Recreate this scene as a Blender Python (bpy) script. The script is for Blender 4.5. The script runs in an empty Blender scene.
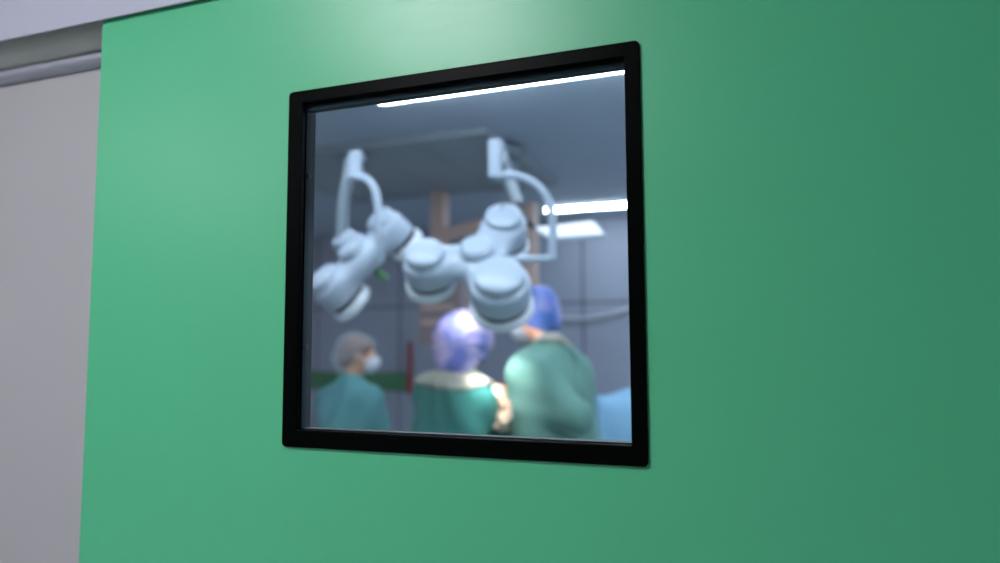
import bpy, bmesh, math, random
import numpy as np
from mathutils import Vector, Matrix
random.seed(7); rng = np.random.RandomState(7)
R = math.radians
scene = bpy.context.scene
C = scene.collection

# ------------------------------------------------------------------ camera, view, world
YAW, PITCH, ROLL, FPX = -0.3524, 0.0843, -0.0047, 700.0
CAM = Vector((0.0, -0.82, 1.56))
_cy, _sy, _cp, _sp = math.cos(YAW), math.sin(YAW), math.cos(PITCH), math.sin(PITCH)
FW = Vector((_sy*_cp, _cy*_cp, _sp)); _r0 = Vector((_cy, -_sy, 0)); _u0 = _r0.cross(FW)
RT = math.cos(ROLL)*_r0 + math.sin(ROLL)*_u0
UP = -math.sin(ROLL)*_r0 + math.cos(ROLL)*_u0
cd = bpy.data.cameras.new('camera'); cam = bpy.data.objects.new('camera', cd); C.objects.link(cam)
m = Matrix((RT, UP, -FW)).transposed().to_4x4(); m.translation = CAM; cam.matrix_world = m
cd.sensor_width = 36; cd.lens = 36*FPX/1000; cd.clip_start = 0.02
cd.dof.use_dof = True; cd.dof.focus_distance = 0.90; cd.dof.aperture_fstop = 1.9
scene.camera = cam
scene.view_settings.view_transform = 'Standard'; scene.view_settings.look = 'None'
scene.view_settings.gamma = 1; scene.view_settings.use_curve_mapping = False
scene.view_settings.exposure = 0.0
scene.cycles.use_denoising = True
scene.cycles.max_bounces = 8; scene.cycles.transparent_max_bounces = 12
scene.cycles.caustics_reflective = False; scene.cycles.caustics_refractive = False
w = bpy.data.worlds.new('world'); scene.world = w; w.use_nodes = True
w.node_tree.nodes['Background'].inputs[0].default_value = (0.5, 0.6, 0.75, 1)
w.node_tree.nodes['Background'].inputs[1].default_value = 0.05

CORRIDOR_LIGHT = 40.0      # emission of the corridor ceiling panel
ROOM_STRIP = 34.0           # emission of the operating room strips
LAMP_SPOT = 28.0           # watts of one surgical lamp lobe

def at(px, py, depth):     # a point of the room seen at a pixel, at a distance along the view axis
    d = FW*FPX + RT*(px-500) - UP*(py-281.5)
    return CAM + d*(depth/FPX)
def aty(px, py, Y):
    d = FW*FPX + RT*(px-500) - UP*(py-281.5)
    return CAM + d*((Y-CAM.y)/d.y)

def atz(px, py, Z):
    d = FW*FPX + RT*(px-500) - UP*(py-281.5)
    return CAM + d*((Z-CAM.z)/d.z)

# ------------------------------------------------------------------ materials
def srgb(r, g, b):
    f = lambda c: (c/255/12.92) if c/255 <= 0.04045 else ((c/255+0.055)/1.055)**2.4
    return (f(r), f(g), f(b), 1)
def mat(name, col, rough=0.5, metal=0.0, noise=0.0, scale=20, bump=0.0, emis=None, es=0.0, stretch=None, spec=0.5, coat=0.0):
    M = bpy.data.materials.new(name); M.use_nodes = True
    N, L = M.node_tree.nodes, M.node_tree.links; b = N['Principled BSDF']
    b.inputs['Base Color'].default_value = col; b.inputs['Roughness'].default_value = rough
    b.inputs['Metallic'].default_value = metal; b.inputs['Specular IOR Level'].default_value = spec
    b.inputs['Coat Weight'].default_value = coat
    tc = N.new('ShaderNodeTexCoord'); mp = N.new('ShaderNodeMapping'); nz = N.new('ShaderNodeTexNoise')
    L.new(tc.outputs['Object'], mp.inputs[0]); L.new(mp.outputs[0], nz.inputs['Vector'])
    nz.inputs['Scale'].default_value = scale; nz.inputs['Detail'].default_value = 5
    if stretch: mp.inputs['Scale'].default_value = stretch
    if noise:
        mx = N.new('ShaderNodeMix'); mx.data_type = 'RGBA'
        mx.inputs[6].default_value = tuple(max(0, c*(1-noise)) for c in col[:3])+(1,)
        mx.inputs[7].default_value = tuple(min(1, c*(1+noise)) for c in col[:3])+(1,)
        L.new(nz.outputs['Fac'], mx.inputs[0]); L.new(mx.outputs[2], b.inputs['Base Color'])
    if bump:
        bp = N.new('ShaderNodeBump'); bp.inputs['Strength'].default_value = bump; bp.inputs['Distance'].default_value = 0.01
        L.new(nz.outputs['Fac'], bp.inputs['Height']); L.new(bp.outputs[0], b.inputs['Normal'])
    if emis:
        b.inputs['Emission Color'].default_value = emis; b.inputs['Emission Strength'].default_value = es
    return M
def glass(name, tint=(1, 1, 1, 1)):
    M = bpy.data.materials.new(name); M.use_nodes = True; N, L = M.node_tree.nodes, M.node_tree.links; N.clear()
    o = N.new('ShaderNodeOutputMaterial'); mx = N.new('ShaderNodeMixShader'); t = N.new('ShaderNodeBsdfTransparent')
    g = N.new('ShaderNodeBsdfGlossy'); fr = N.new('ShaderNodeFresnel'); fr.inputs[0].default_value = 1.3
    t.inputs[0].default_value = tint; g.inputs['Roughness'].default_value = 0.02
    L.new(fr.outputs[0], mx.inputs[0]); L.new(t.outputs[0], mx.inputs[1]); L.new(g.outputs[0], mx.inputs[2]); L.new(mx.outputs[0], o.inputs[0])
    return M
M = {}
# green laminate of the door: faint fine wiping scratches in the gloss
g = mat('door_green_laminate', srgb(74, 173, 127), rough=0.34, noise=0.03, scale=3)
N, L = g.node_tree.nodes, g.node_tree.links
b = N['Principled BSDF']; tc = N.new('ShaderNodeTexCoord'); mp = N.new('ShaderNodeMapping'); mp.inputs['Rotation'].default_value = (0, R(14), 0)
mp.inputs['Scale'].default_value = (4, 1, 60); nz = N.new('ShaderNodeTexNoise'); nz.inputs['Scale'].default_value = 3; nz.inputs['Detail'].default_value = 6
mr = N.new('ShaderNodeMapRange'); mr.inputs[1].default_value = 0.35; mr.inputs[2].default_value = 0.7; mr.inputs[3].default_value = 0.355; mr.inputs[4].default_value = 0.395
L.new(tc.outputs['Object'], mp.inputs[0]); L.new(mp.outputs[0], nz.inputs['Vector']); L.new(nz.outputs['Fac'], mr.inputs[0]); L.new(mr.outputs[0], b.inputs['Roughness'])
M['door'] = g
M['black'] = mat('black_window_frame', srgb(2, 3, 3), rough=0.35, noise=0.2, scale=40, spec=0.03)
M['jamb'] = mat('dark_anodised_jamb', srgb(32, 48, 57), rough=0.6, noise=0.1, scale=30, spec=0.15)
M['rail'] = mat('dark_teal_rail', srgb(24, 46, 52), rough=0.5, noise=0.1, scale=30, spec=0.1)
M['seal'] = mat('grey_seal', srgb(34, 37, 39), rough=0.6, noise=0.1)
M['glass'] = glass('window_glass', (0.94, 0.97, 1.0, 1))
M['header'] = mat('lacquered_aluminium_cover', srgb(170, 171, 188), rough=0.42, noise=0.03, scale=5)
M['fairing'] = mat('added_fairing_paint', srgb(214, 216, 208), rough=0.55, noise=0.03)
M['trimrail'] = mat('aluminium_frame_rail', srgb(176, 176, 190), rough=0.3, metal=0.35, noise=0.03)
M['wallgrey'] = mat('corridor_wall_paint', srgb(160, 158, 162), rough=0.6, noise=0.03, scale=4, bump=0.02)
M['white'] = mat('white_paint', srgb(205, 206, 210), rough=0.7, noise=0.02, scale=4)
M['floor'] = mat('vinyl_floor', srgb(196, 202, 206), rough=0.35, noise=0.12, scale=14)
M['panel_on'] = mat('lit_diffuser', srgb(250, 250, 255), emis=(0.96, 0.97, 1.0, 1), es=CORRIDOR_LIGHT)
M['strip_on'] = mat('lit_strip_diffuser', srgb(250, 250, 255), emis=(0.80, 0.93, 1.0, 1), es=ROOM_STRIP)
M['orwall'] = mat('operating_room_wall', srgb(153, 158, 174), rough=0.45, noise=0.04, scale=2)
M['orceil'] = mat('operating_room_ceiling', srgb(186, 196, 208), rough=0.6, noise=0.05, scale=2)
M['canopy'] = mat('air_canopy_grille', srgb(166, 173, 179), rough=0.55, noise=0.08, scale=60)
M['green_band'] = mat('green_wall_band', srgb(48, 120, 74), rough=0.5, noise=0.05)
M['red'] = mat('red_post', srgb(150, 52, 58), rough=0.5, noise=0.05)
M['lamp'] = mat('lamp_white_plastic', srgb(162, 172, 188), rough=0.35, noise=0.02)
M['ringwhite'] = mat('lens_ring_white', srgb(222, 226, 234), rough=0.35, noise=0.02)
M['lamp2'] = mat('lamp_grey_plastic', srgb(128, 140, 150), rough=0.45, noise=0.02)
M['dark'] = mat('dark_gap_rubber', srgb(28, 32, 38), rough=0.5, noise=0.1)
M['lens'] = mat('lit_lamp_lens', srgb(255, 235, 220), emis=(1.0, 0.62, 0.45, 1), es=1.6)
M['panel_lamp'] = mat('flat_lamp_diffuser', srgb(225, 225, 232), rough=0.4, emis=(0.95, 0.92, 1.0, 1), es=0.22)
M['tan'] = mat('tan_enamel', srgb(224, 188, 174), rough=0.45, noise=0.05)
M['brown'] = mat('pinkish_brown_enamel', srgb(162, 140, 140), rough=0.45, noise=0.05)
M['steel'] = mat('brushed_steel', srgb(190, 194, 198), rough=0.28, metal=1.0, noise=0.05, stretch=(1, 1, 20))
M['skin'] = mat('skin', srgb(205, 152, 126), rough=0.5, noise=0.06, scale=12)
M['hair'] = mat('brown_hair', srgb(122, 78, 62), rough=0.6, noise=0.3, scale=30, stretch=(1, 1, 8))
M['glove'] = mat('cream_latex', srgb(226, 200, 176), rough=0.45, noise=0.04, scale=30)
M['gown'] = mat('teal_gown_cloth', srgb(50, 124, 118), rough=0.85, noise=0.12, scale=5, bump=0.15)
M['gown2'] = mat('sea_green_gown_cloth', srgb(98, 142, 132), rough=0.85, noise=0.12, scale=5, bump=0.15)
M['gown3'] = mat('light_teal_gown_cloth', srgb(86, 148, 152), rough=0.85, noise=0.15, scale=5, bump=0.15)
M['yoke'] = mat('pale_shoulder_cloth', srgb(160, 161, 149), rough=0.85, noise=0.06, scale=8)
M['eye'] = mat('dark_eye', srgb(38, 30, 28), rough=0.15)
M['mask'] = mat('pale_mask_cloth', srgb(206, 204, 216), rough=0.85, noise=0.03)
M['trouser'] = mat('scrub_trousers', srgb(40, 110, 104), rough=0.85, noise=0.1)
M['clog'] = mat('white_clog', srgb(205, 205, 205), rough=0.5, noise=0.03)
M['drape'] = mat('green_drape', srgb(30, 92, 72), rough=0.9, noise=0.1, scale=6)
M['bluedrape'] = mat('light_blue_drape', srgb(140, 184, 216), rough=0.85, noise=0.08, scale=6)
def dyed(name, a, b_, scale, c=None):
    m_ = mat(name, a, rough=0.8); N, L = m_.node_tree.nodes, m_.node_tree.links
    nz = N['Noise Texture']; nz.inputs['Scale'].default_value = scale; nz.inputs['Detail'].default_value = 2
    cr = N.new('ShaderNodeValToRGB'); cr.color_ramp.elements[0].position = 0.38; cr.color_ramp.elements[0].color = a
    cr.color_ramp.elements[1].position = 0.64; cr.color_ramp.elements[1].color = b_
    L.new(nz.outputs['Fac'], cr.inputs[0]); L.new(cr.outputs[0], N['Principled BSDF'].inputs['Base Color']); return m_
M['cap'] = dyed('violet_blue_cap_cloth', srgb(104, 116, 188), srgb(196, 182, 218), 9)
M['cap2'] = dyed('blue_cap_cloth', srgb(70, 104, 176), srgb(160, 156, 206), 8)
M['netcap'] = mat('sheer_cap_fabric', srgb(205, 220, 232), rough=0.8)
N, L = M['netcap'].node_tree.nodes, M['netcap'].node_tree.links
mx = N.new('ShaderNodeMixShader'); t = N.new('ShaderNodeBsdfTransparent'); mx.inputs[0].default_value = 0.22
L.new(t.outputs[0], mx.inputs[1]); L.new(N['Principled BSDF'].outputs[0], mx.inputs[2]); L.new(mx.outputs[0], N['Material Output'].inputs[0])

# ------------------------------------------------------------------ object helpers
def empty(name, loc, label=None, cat=None, group=None, kind=None, rz=0):
    o = bpy.data.objects.new(name, None); C.objects.link(o); o.location = loc; o.rotation_euler.z = rz
    o.empty_display_size = 0.05
    tag(o, label, cat, group, kind); return o
def tag(o, label=None, cat=None, group=None, kind=None):
    for k, v in (('label', label), ('category', cat), ('group', group), ('kind', kind)):
        if v: o[k] = v
    return o
def link(name, me, m_, parent=None, smooth=None):
    """mesh given in world coordinates; kept in place under its parent"""
    if m_: me.materials.append(m_)
    o = bpy.data.objects.new(name, me); C.objects.link(o)
    if smooth is True:
        for p in me.polygons: p.use_smooth = True
    if parent:
        mw = world(parent)
        me.transform(mw.inverted()); o.parent = parent
    else:
        vs = [v.co for v in me.vertices]
        c = Vector((sum(v.x for v in vs)/len(vs), sum(v.y for v in vs)/len(vs), min(v.z for v in vs)))
        me.transform(Matrix.Translation(-c)); o.location = c
    me.update(); return o
def world(o):
    mt = Matrix.LocRotScale(o.location, o.rotation_euler, o.scale)
    return world(o.parent) @ mt if o.parent else mt
def from_bm(name, bm, m_, parent=None, smooth=False, bevel=0, seg=2, autosmooth=False):
    bmesh.ops.recalc_face_normals(bm, faces=bm.faces)
    me = bpy.data.meshes.new(name); bm.to_mesh(me); bm.free()
    if autosmooth:
        for p in me.polygons: p.use_smooth = True
        me.set_sharp_from_angle(angle=R(38))
    o = link(name, me, m_, parent, smooth)
    if bevel:
        md = o.modifiers.new('bevel', 'BEVEL'); md.width = bevel; md.segments = seg; md.limit_method = 'ANGLE'; md.angle_limit = R(40)
    return o
def addbox(bm, x0, y0, z0, x1, y1, z1):
    v = [bm.verts.new(p) for p in ((x0,y0,z0),(x1,y0,z0),(x1,y1,z0),(x0,y1,z0),(x0,y0,z1),(x1,y0,z1),(x1,y1,z1),(x0,y1,z1))]
    for f in ((0,3,2,1),(4,5,6,7),(0,1,5,4),(1,2,6,5),(2,3,7,6),(3,0,4,7)): bm.faces.new([v[i] for i in f])
def box(name, a, b_, m_, parent=None, bevel=0.002):
    bm = bmesh.new(); addbox(bm, *a, *b_); return from_bm(name, bm, m_, parent, bevel=bevel)
def rrect(x0, z0, x1, z1, r, n=6):
    pts = []
    for cx, cz, a0 in ((x1-r, z1-r, 0), (x0+r, z1-r, 90), (x0+r, z0+r, 180), (x1-r, z0+r, 270)):
        for i in range(n+1):
            a = R(a0+90*i/n); pts.append((cx+r*math.cos(a), cz+r*math.sin(a)))
    return pts
def ring(bm, outer, inner, y0, y1):
    """ring plate in the xz plane between two loops of the same count, from y0 (front) to y1"""
    n = len(outer)
    L4 = [[bm.verts.new((p[0], y, p[1])) for p in lp] for lp in (outer, inner) for y in (y0, y1)]
    of, ob, nf, nb = L4
    for i in range(n):
        j = (i+1) % n
        for a, c in ((of, nf), (ob, nb), (of, ob), (nf, nb)):
            bm.faces.new((a[i], a[j], c[j], c[i]))
def tube_pts(pts, radii, seg=16):
    """tube mesh along points"""
    bm = bmesh.new(); rings = []; prev = None
    pts = [Vector(p) for p in pts]
    if not hasattr(radii, '__len__'): radii = [radii]*len(pts)
    for i, p in enumerate(pts):
        t = (pts[min(i+1, len(pts)-1)]-pts[max(i-1, 0)]).normalized()
        if prev is None:
            a = Vector((0, 0, 1)) if abs(t.z) < 0.9 else Vector((1, 0, 0)); u = t.cross(a).normalized()
        else:
            u = (prev - t*prev.dot(t)).normalized()
        prev = u; v = t.cross(u)
        rings.append([bm.verts.new(p+(u*math.cos(2*math.pi*k/seg)+v*math.sin(2*math.pi*k/seg))*radii[i]) for k in range(seg)])
    for a, c in zip(rings, rings[1:]):
        for k in range(seg):
            j = (k+1) % seg; bm.faces.new((a[k], a[j], c[j], c[k]))
    bm.faces.new(rings[0][::-1]); bm.faces.new(rings[-1]); return bm
def tube(name, pts, radii, m_, parent=None, seg=16):
    return from_bm(name, tube_pts(pts, radii, seg), m_, parent, autosmooth=True)
def lathe(name, prof, mtx, m_, parent=None, seg=48):
    """profile of (r, z) about the local z axis, then placed by mtx"""
    bm = bmesh.new(); rings = []
    for r_, z in prof:
        if r_ < 1e-6: rings.append([bm.verts.new(mtx @ Vector((0, 0, z)))])
        else: rings.append([bm.verts.new(mtx @ Vector((r_*math.cos(2*math.pi*k/seg), r_*math.sin(2*math.pi*k/seg), z))) for k in range(seg)])
    for a, c in zip(rings, rings[1:]):
        for k in range(seg):
            j = (k+1) % seg
            if len(a) == 1 and len(c) == 1: continue
            if len(a) == 1: bm.faces.new((a[0], c[k], c[j]))
            elif len(c) == 1: bm.faces.new((a[k], a[j], c[0]))
            else: bm.faces.new((a[k], a[j], c[j], c[k]))
    return from_bm(name, bm, m_, parent, autosmooth=True)
def bez(p0, p1, p2, p3, n=14):
    p0, p1, p2, p3 = map(Vector, (p0, p1, p2, p3)); out = []
    for i in range(n+1):
        t = i/n; out.append(p0*(1-t)**3+p1*3*t*(1-t)**2+p2*3*t*t*(1-t)+p3*t**3)
    return out
def basis(x, y, z, o):
    m_ = Matrix((x, y, z)).transposed().to_4x4(); m_.translation = o; return m_

# ------------------------------------------------------------------ signed-distance modelling (bodies, cloth, lamp shells)
class Field:
    def __init__(s, lo, hi, h):
        s.h = h; s.lo = np.array(lo, float); s.n = np.ceil((np.array(hi)-s.lo)/h).astype(int)+1
        s.D = np.full(s.n, 0.5, np.float32)
    def _sub(s, lo, hi, pad):
        a = np.clip(np.floor((np.array(lo)-pad-s.lo)/s.h).astype(int), 0, s.n-1)
        c = np.clip(np.ceil((np.array(hi)+pad-s.lo)/s.h).astype(int)+1, 1, s.n)
        sl = tuple(slice(i, j) for i, j in zip(a, c))
        ax = [s.lo[k]+s.h*np.arange(a[k], c[k]) for k in range(3)]
        X, Y, Z = np.meshgrid(*ax, indexing='ij'); return sl, X, Y, Z
    def _mix(s, sl, d, k, op):
        A = s.D[sl]
        if op == 'sub': d = -d; A2, d2 = -A, -d; hgt = np.maximum(k-np.abs(A2-d2), 0)/k; s.D[sl] = -(np.minimum(A2, d2)-hgt*hgt*k/4); return
        hgt = np.maximum(k-np.abs(A-d), 0)/k; s.D[sl] = np.minimum(A, d)-hgt*hgt*k/4
    def cap(s, a, b_, ra, rb, k=0.02, op='add'):
        a = np.array(a, float); b_ = np.array(b_, float); rm = max(ra, rb)
        sl, X, Y, Z = s._sub(np.minimum(a, b_)-rm, np.maximum(a, b_)+rm, k+4*s.h)
        if 0 in X.shape: return
        ba = b_-a; L2 = max(ba@ba, 1e-9)
        t = np.clip(((X-a[0])*ba[0]+(Y-a[1])*ba[1]+(Z-a[2])*ba[2])/L2, 0, 1)
        d = np.sqrt((X-a[0]-t*ba[0])**2+(Y-a[1]-t*ba[1])**2+(Z-a[2]-t*ba[2])**2)-(ra+t*(rb-ra))
        s._mix(sl, d, k, op)
    def ell(s, c, r, Rm=None, k=0.02, op='add'):
        c = np.array(c, float); r = np.array(r, float); rm = r.max()
        sl, X, Y, Z = s._sub(c-rm, c+rm, k+4*s.h)
        if 0 in X.shape: return
        P = np.stack((X-c[0], Y-c[1], Z-c[2]), -1)
        if Rm is not None: P = P @ np.array(Rm)          # world to local (columns are local axes)
        q = P/r; k0 = np.sqrt((q**2).sum(-1)); k1 = np.sqrt(((q/r)**2).sum(-1))+1e-6
        s._mix(sl, k0*(k0-1)/k1, k, op)
    def fun(s, lo, hi, f, k=0.01, op='add'):
        sl, X, Y, Z = s._sub(lo, hi, k+4*s.h); s._mix(sl, f(X, Y, Z), k, op)
    def warp(s, f):
        sl, X, Y, Z = s._sub(s.lo, s.lo+s.h*(s.n-1), 0); s.D += f(X, Y, Z).astype(np.float32)
    def mesh(s, name):
        D = s.D.copy(); D[0] = D[-1] = 0.5; D[:, 0] = D[:, -1] = 0.5; D[:, :, 0] = D[:, :, -1] = 0.5
        n = np.array(D.shape); ins = D < 0
        acc = np.zeros(tuple(n-1)+(3,), np.float32); cnt = np.zeros(tuple(n-1), np.int16); E = []
        for ax in range(3):
            o1, o2 = [a for a in range(3) if a != ax]
            lo = [slice(None)]*3; hi = [slice(None)]*3; lo[ax] = slice(0, -1); hi[ax] = slice(1, None)
            A, B_ = D[tuple(lo)], D[tuple(hi)]; cr = (A < 0) != (B_ < 0)
            idx = np.argwhere(cr); a = A[cr]; b_ = B_[cr]; t = a/(a-b_)
            pos = idx.astype(np.float32); pos[:, ax] += t
            E.append((ax, o1, o2, idx, a < 0))
            for d1 in (0, -1):
                for d2 in (0, -1):
                    ci = idx.copy(); ci[:, o1] += d1; ci[:, o2] += d2
                    ok = (ci >= 0).all(1) & (ci < n-1).all(1)
                    np.add.at(acc, tuple(ci[ok].T), pos[ok]); np.add.at(cnt, tuple(ci[ok].T), 1)
        has = cnt > 0; vid = np.full(cnt.shape, -1, np.int64); vid[has] = np.arange(has.sum())
        V = acc[has]/cnt[has][:, None]*s.h+s.lo; F = []
        for ax, o1, o2, idx, neg in E:
            q = []
            for d1, d2 in ((0, 0), (-1, 0), (-1, -1), (0, -1)):
                ci = idx.copy(); ci[:, o1] += d1; ci[:, o2] += d2; q.append(vid[tuple(ci.T)])
            q = np.stack(q, 1); flip = neg if ax != 1 else ~neg
            q[~flip] = q[~flip][:, ::-1]; F.append(q)
        F = np.concatenate(F); F = F[(F >= 0).all(1)]
        # two light smoothing passes
        for _ in range(2):
            S = np.zeros_like(V); c_ = np.zeros(len(V))
            for i in range(4):
                j = (i+1) % 4
                np.add.at(S, F[:, i], V[F[:, j]]); np.add.at(S, F[:, j], V[F[:, i]]); np.add.at(c_, F[:, i], 1); np.add.at(c_, F[:, j], 1)
            V = V*0.5+0.5*S/np.maximum(c_, 1)[:, None]
        me = bpy.data.meshes.new(name); me.from_pydata(V.tolist(), [], F.tolist()); me.validate()
        me.polygons.foreach_set('use_smooth', [True]*len(me.polygons)); me.update(); return me

# ================================================================== THE SETTING
DX0, DX1 = -0.998, 0.68             # door leaf
DZ1 = 2.16
WX0, WX1, WZ0, WZ1 = -0.622, -0.122, 1.416, 1.917
door = empty('door_1', (-0.16, 0.0, 0.012), 'large green sliding door leaf with a square window', 'door', kind='structure')
bm = bmesh.new()
outer = []; inner = rrect(WX0+0.010, WZ0+0.010, WX1-0.010, WZ1-0.010, 0.004, 6)
n = len(inner)
xs = [DX1, DX0, DX0, DX1]; zs = [DZ1, DZ1, 0.012, 0.012]
for q in range(4):
    for i in range(7): outer.append((xs[q], zs[q]))
# rectangular leaf with the window cut out: a ring whose outer loop repeats the corners
fo = [bm.verts.new((x, 0, z)) for x, z in zip(xs, zs)]; bo = [bm.verts.new((x, 0.030, z)) for x, z in zip(xs, zs)]
fi = [bm.verts.new((p[0], 0, p[1])) for p in inner]; bi = [bm.verts.new((p[0], 0.030, p[1])) for p in inner]
for q in range(4):
    for A, B_ in ((fo, fi), (bo, bi)):
        for i in range(6): bm.faces.new((A[q], B_[q*7+i], B_[q*7+i+1]))
        j = (q*7+7) % n; bm.faces.new((A[q], B_[q*7+6], B_[j], A[(q+1) % 4]))
    bm.faces.new((fo[q], fo[(q+1) % 4], bo[(q+1) % 4], bo[q]))
for i in range(n):
    j = (i+1) % n; bm.faces.new((fi[i], fi[j], bi[j], bi[i]))
from_bm('door_leaf', bm, M['door'], door, bevel=0.0012)
# window unit in the door
bm = bmesh.new()
ring(bm, rrect(WX0, WZ0, WX1, WZ1, 0.006), rrect(WX0+0.0235, WZ0+0.0235, WX1-0.0185, WZ1-0.018, 0.001), -0.0045, 0.0005)
ring(bm, rrect(WX0+0.011, WZ0+0.011, WX1-0.011, WZ1-0.011, 0.001), rrect(WX0+0.0232, WZ0+0.0232, WX1-0.0182, WZ1-0.0177, 0.001), 0.0005, 0.004)
wf = from_bm('window_frame', bm, M['black'], door, bevel=0.0012); wf['label'] = 'black square window frame with rounded corners'
bm = bmesh.new()
ring(bm, rrect(WX0+0.011, WZ0+0.011, WX1-0.011, WZ1-0.011, 0.001), rrect(WX0+0.0232, WZ0+0.0232, WX1-0.0182, WZ1-0.0205, 0.001), 0.0075, 0.029)
from_bm('jamb', bm, M['jamb'], wf, bevel=0.0005)
box('top_rail', (WX0+0.0234, 0.0068, WZ1-0.0270), (WX1-0.0184, 0.0185, WZ1-0.0182), M['rail'], wf, bevel=0.001)
box('glass_pane', (WX0+0.0125, 0.0042, WZ0+0.0125), (WX1-0.0125, 0.0064, WZ1-0.0125), M['glass'], wf, bevel=0)
box('bottom_seal', (WX0+0.0236, 0.0068, WZ0+0.0234), (WX1-0.0184, 0.0215, WZ0+0.0250), M['seal'], wf, bevel=0.0004)
for z in (1.797, 1.552):
    lathe('screw', [(0, 0.0022), (0.0036, 0.0016), (0.0044, 0), (0, 0)], basis(Vector((0, 1, 0)), Vector((0, 0, 1)), Vector((1, 0, 0)), Vector((WX0+0.0232, 0.0145, z))), M['dark'], wf, 16)
bm = bmesh.new()
ring(bm, rrect(WX0, WZ0, WX1, WZ1, 0.009), rrect(WX0+0.009, WZ0+0.0105, WX1-0.009, WZ1-0.0105, 0.001), 0.0302, 0.0345)
from_bm('rear_flange', bm, M['black'], wf, bevel=0.001)

# header: the cover of the sliding track, open underneath
bm = bmesh.new()
addbox(bm, -2.3, -0.008, 2.086, 1.0, -0.005, 2.33); addbox(bm, -2.3, -0.005, 2.327, 1.0, 0.065, 2.33)
bm.transform(Matrix.Translation((-1.0, 0, 2.086)) @ Matrix.Rotation(R(0.35), 4, 'Y') @ Matrix.Translation((1.0, 0, -2.086)))
h = from_bm('trim_1', bm, M['header'], bevel=0.0012); tag(h, 'pale lacquered track cover above the green sliding door', 'track cover', kind='structure')
# concave fairing between rail and cover, shaped and added to catch light
bm = bmesh.new(); prof = [(0.0645, 2.069)]
for i in range(9):
    a = R(90*i/8); prof.append((0.036+0.022*(1-math.sin(a)), 2.069+0.045*(1-math.cos(a))))
prof += [(0.036, 2.30), (0.0645, 2.30)]
rows = [[bm.verts.new((x, p[0], p[1])) for p in prof] for x in (-2.3, 0.95)]
for i in range(len(prof)-1): bm.faces.new((rows[0][i], rows[0][i+1], rows[1][i+1], rows[1][i]))
for r_ in rows: bm.faces.new(r_)
t = from_bm('trim_2', bm, M['fairing'], autosmooth=True); tag(t, 'pale concave fairing added to catch light under the cover', 'track', kind='structure')
# rounded frame rail on the wall
bm = bmesh.new(); prof = []
for i in range(13):
    a = R(-90+180*i/12); prof.append((0.065-0.022*math.cos(a), 2.057+0.0120*math.sin(a)))
rows = [[bm.verts.new((x, p[0], p[1])) for p in prof] for x in (-2.3, -0.93)]
for i in range(12): bm.faces.new((rows[0][i], rows[0][i+1], rows[1][i+1], rows[1][i]))
for r_ in rows: bm.faces.new(r_)
t = from_bm('trim_3', bm, M['trimrail'], autosmooth=True); tag(t, 'rounded metal rail along the grey wall under the track cover', 'trim', kind='structure')
# corridor walls; the wall with the opening behind the door
YW0, YW1 = 0.065, 0.262
bm = bmesh.new()
ring(bm, [(3.0, 2.7), (-6.4, 2.7), (-6.4, 0.0), (3.0, 0.0)], [(0.5, 2.04), (-0.93, 2.04), (-0.93, 0.0), (0.5, 0.0)], YW0, YW1)
t = from_bm('wall_front', bm, M['wallgrey']); tag(t, kind='structure')
def struct(name, a, b_, m_, bevel=0):
    return tag(box(name, a, b_, m_, None, bevel), kind='structure')
struct('floor', (-6.4, -3.9, -0.1), (3.0, YW1, 0.0), M['floor'])
struct('ceiling', (-6.4, -3.9, 2.7), (3.0, YW0, 2.8), M['white'])
struct('wall_back', (-6.4, -4.0, 0), (3.0, -3.9, 2.7), M['white'])
struct('wall_left', (-6.5, -3.9, 0), (-6.4, YW0, 2.7), M['wallgrey'])
struct('wall_right', (3.0, -3.9, 0), (3.1, YW0, 2.7), M['wallgrey'])
# corridor luminaires; the sheen of the nearer one lies on the door above the window
def square_light(x, y, label):
    cl = empty('ceiling_light', (x, y, 2.66), label, 'ceiling light', 'square corridor ceiling lights')
    bm = bmesh.new(); ring(bm, rrect(-0.31, -0.31, 0.31, 0.31, 0.01), rrect(-0.28, -0.28, 0.28, 0.28, 0.004), -0.0175, 0.0175)
    bm.transform(Matrix.Translation((x, y, 2.682)) @ Matrix.Rotation(R(90), 4, 'X'))
    from_bm('frame', bm, M['white'], cl)
    box('diffuser', (x-0.28, y-0.28, 2.672), (x+0.28, y+0.28, 2.684), M['panel_on'], cl, 0)
square_light(-0.95, -1.27, 'square corridor ceiling light panel nearest the window of the green door')
square_light(-3.2, -2.6, 'added square corridor fill light far left of the door window')  # added out of view as broader fill for door and wall

# operating room shell
OX0, OX1, OY1, OZ = -5.0, 1.9, 6.1, 2.8
struct('floor_operating_room', (OX0, YW1, -0.1), (OX1, OY1, 0.0), M['floor'])
struct('ceiling_operating_room', (OX0, YW1, OZ), (OX1, OY1, OZ+0.1), M['orceil'])
struct('wall_left_operating_room', (OX0-0.1, YW1, 0), (OX0, OY1, OZ), M['orwall'])
struct('wall_right_operating_room', (OX1, YW1, 0), (OX1+0.1, OY1, OZ), M['orwall'])
struct('wall_far', (OX0-0.1, OY1, 0), (OX1+0.1, OY1+0.1, OZ), M['orwall'])
# joints of the wall panels
bm = bmesh.new()
for px in (318, 400, 522, 583):
    x = aty(px, 300, OY1-0.003).x; addbox(bm, x-0.008, OY1-0.004, 0.1, x+0.008, OY1-0.0005, OZ)
addbox(bm, OX0, OY1-0.004, 1.93, OX1, OY1-0.0005, 1.945)
tag(from_bm('trim_4', bm, M['dark'], bevel=0), 'dark joints between the far wall panels', 'trim', kind='structure')
x1 = aty(406, 380, OY1-0.02).x
z0 = aty(385, 391, OY1-0.02).z; z1 = aty(385, 372, OY1-0.02).z
t = box('trim_5', (OX0, OY1-0.022, z0), (x1, OY1-0.0005, z1), M['green_band'], None, 0.004); tag(t, 'green band along the far operating room wall', 'trim', kind='structure')
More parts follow.
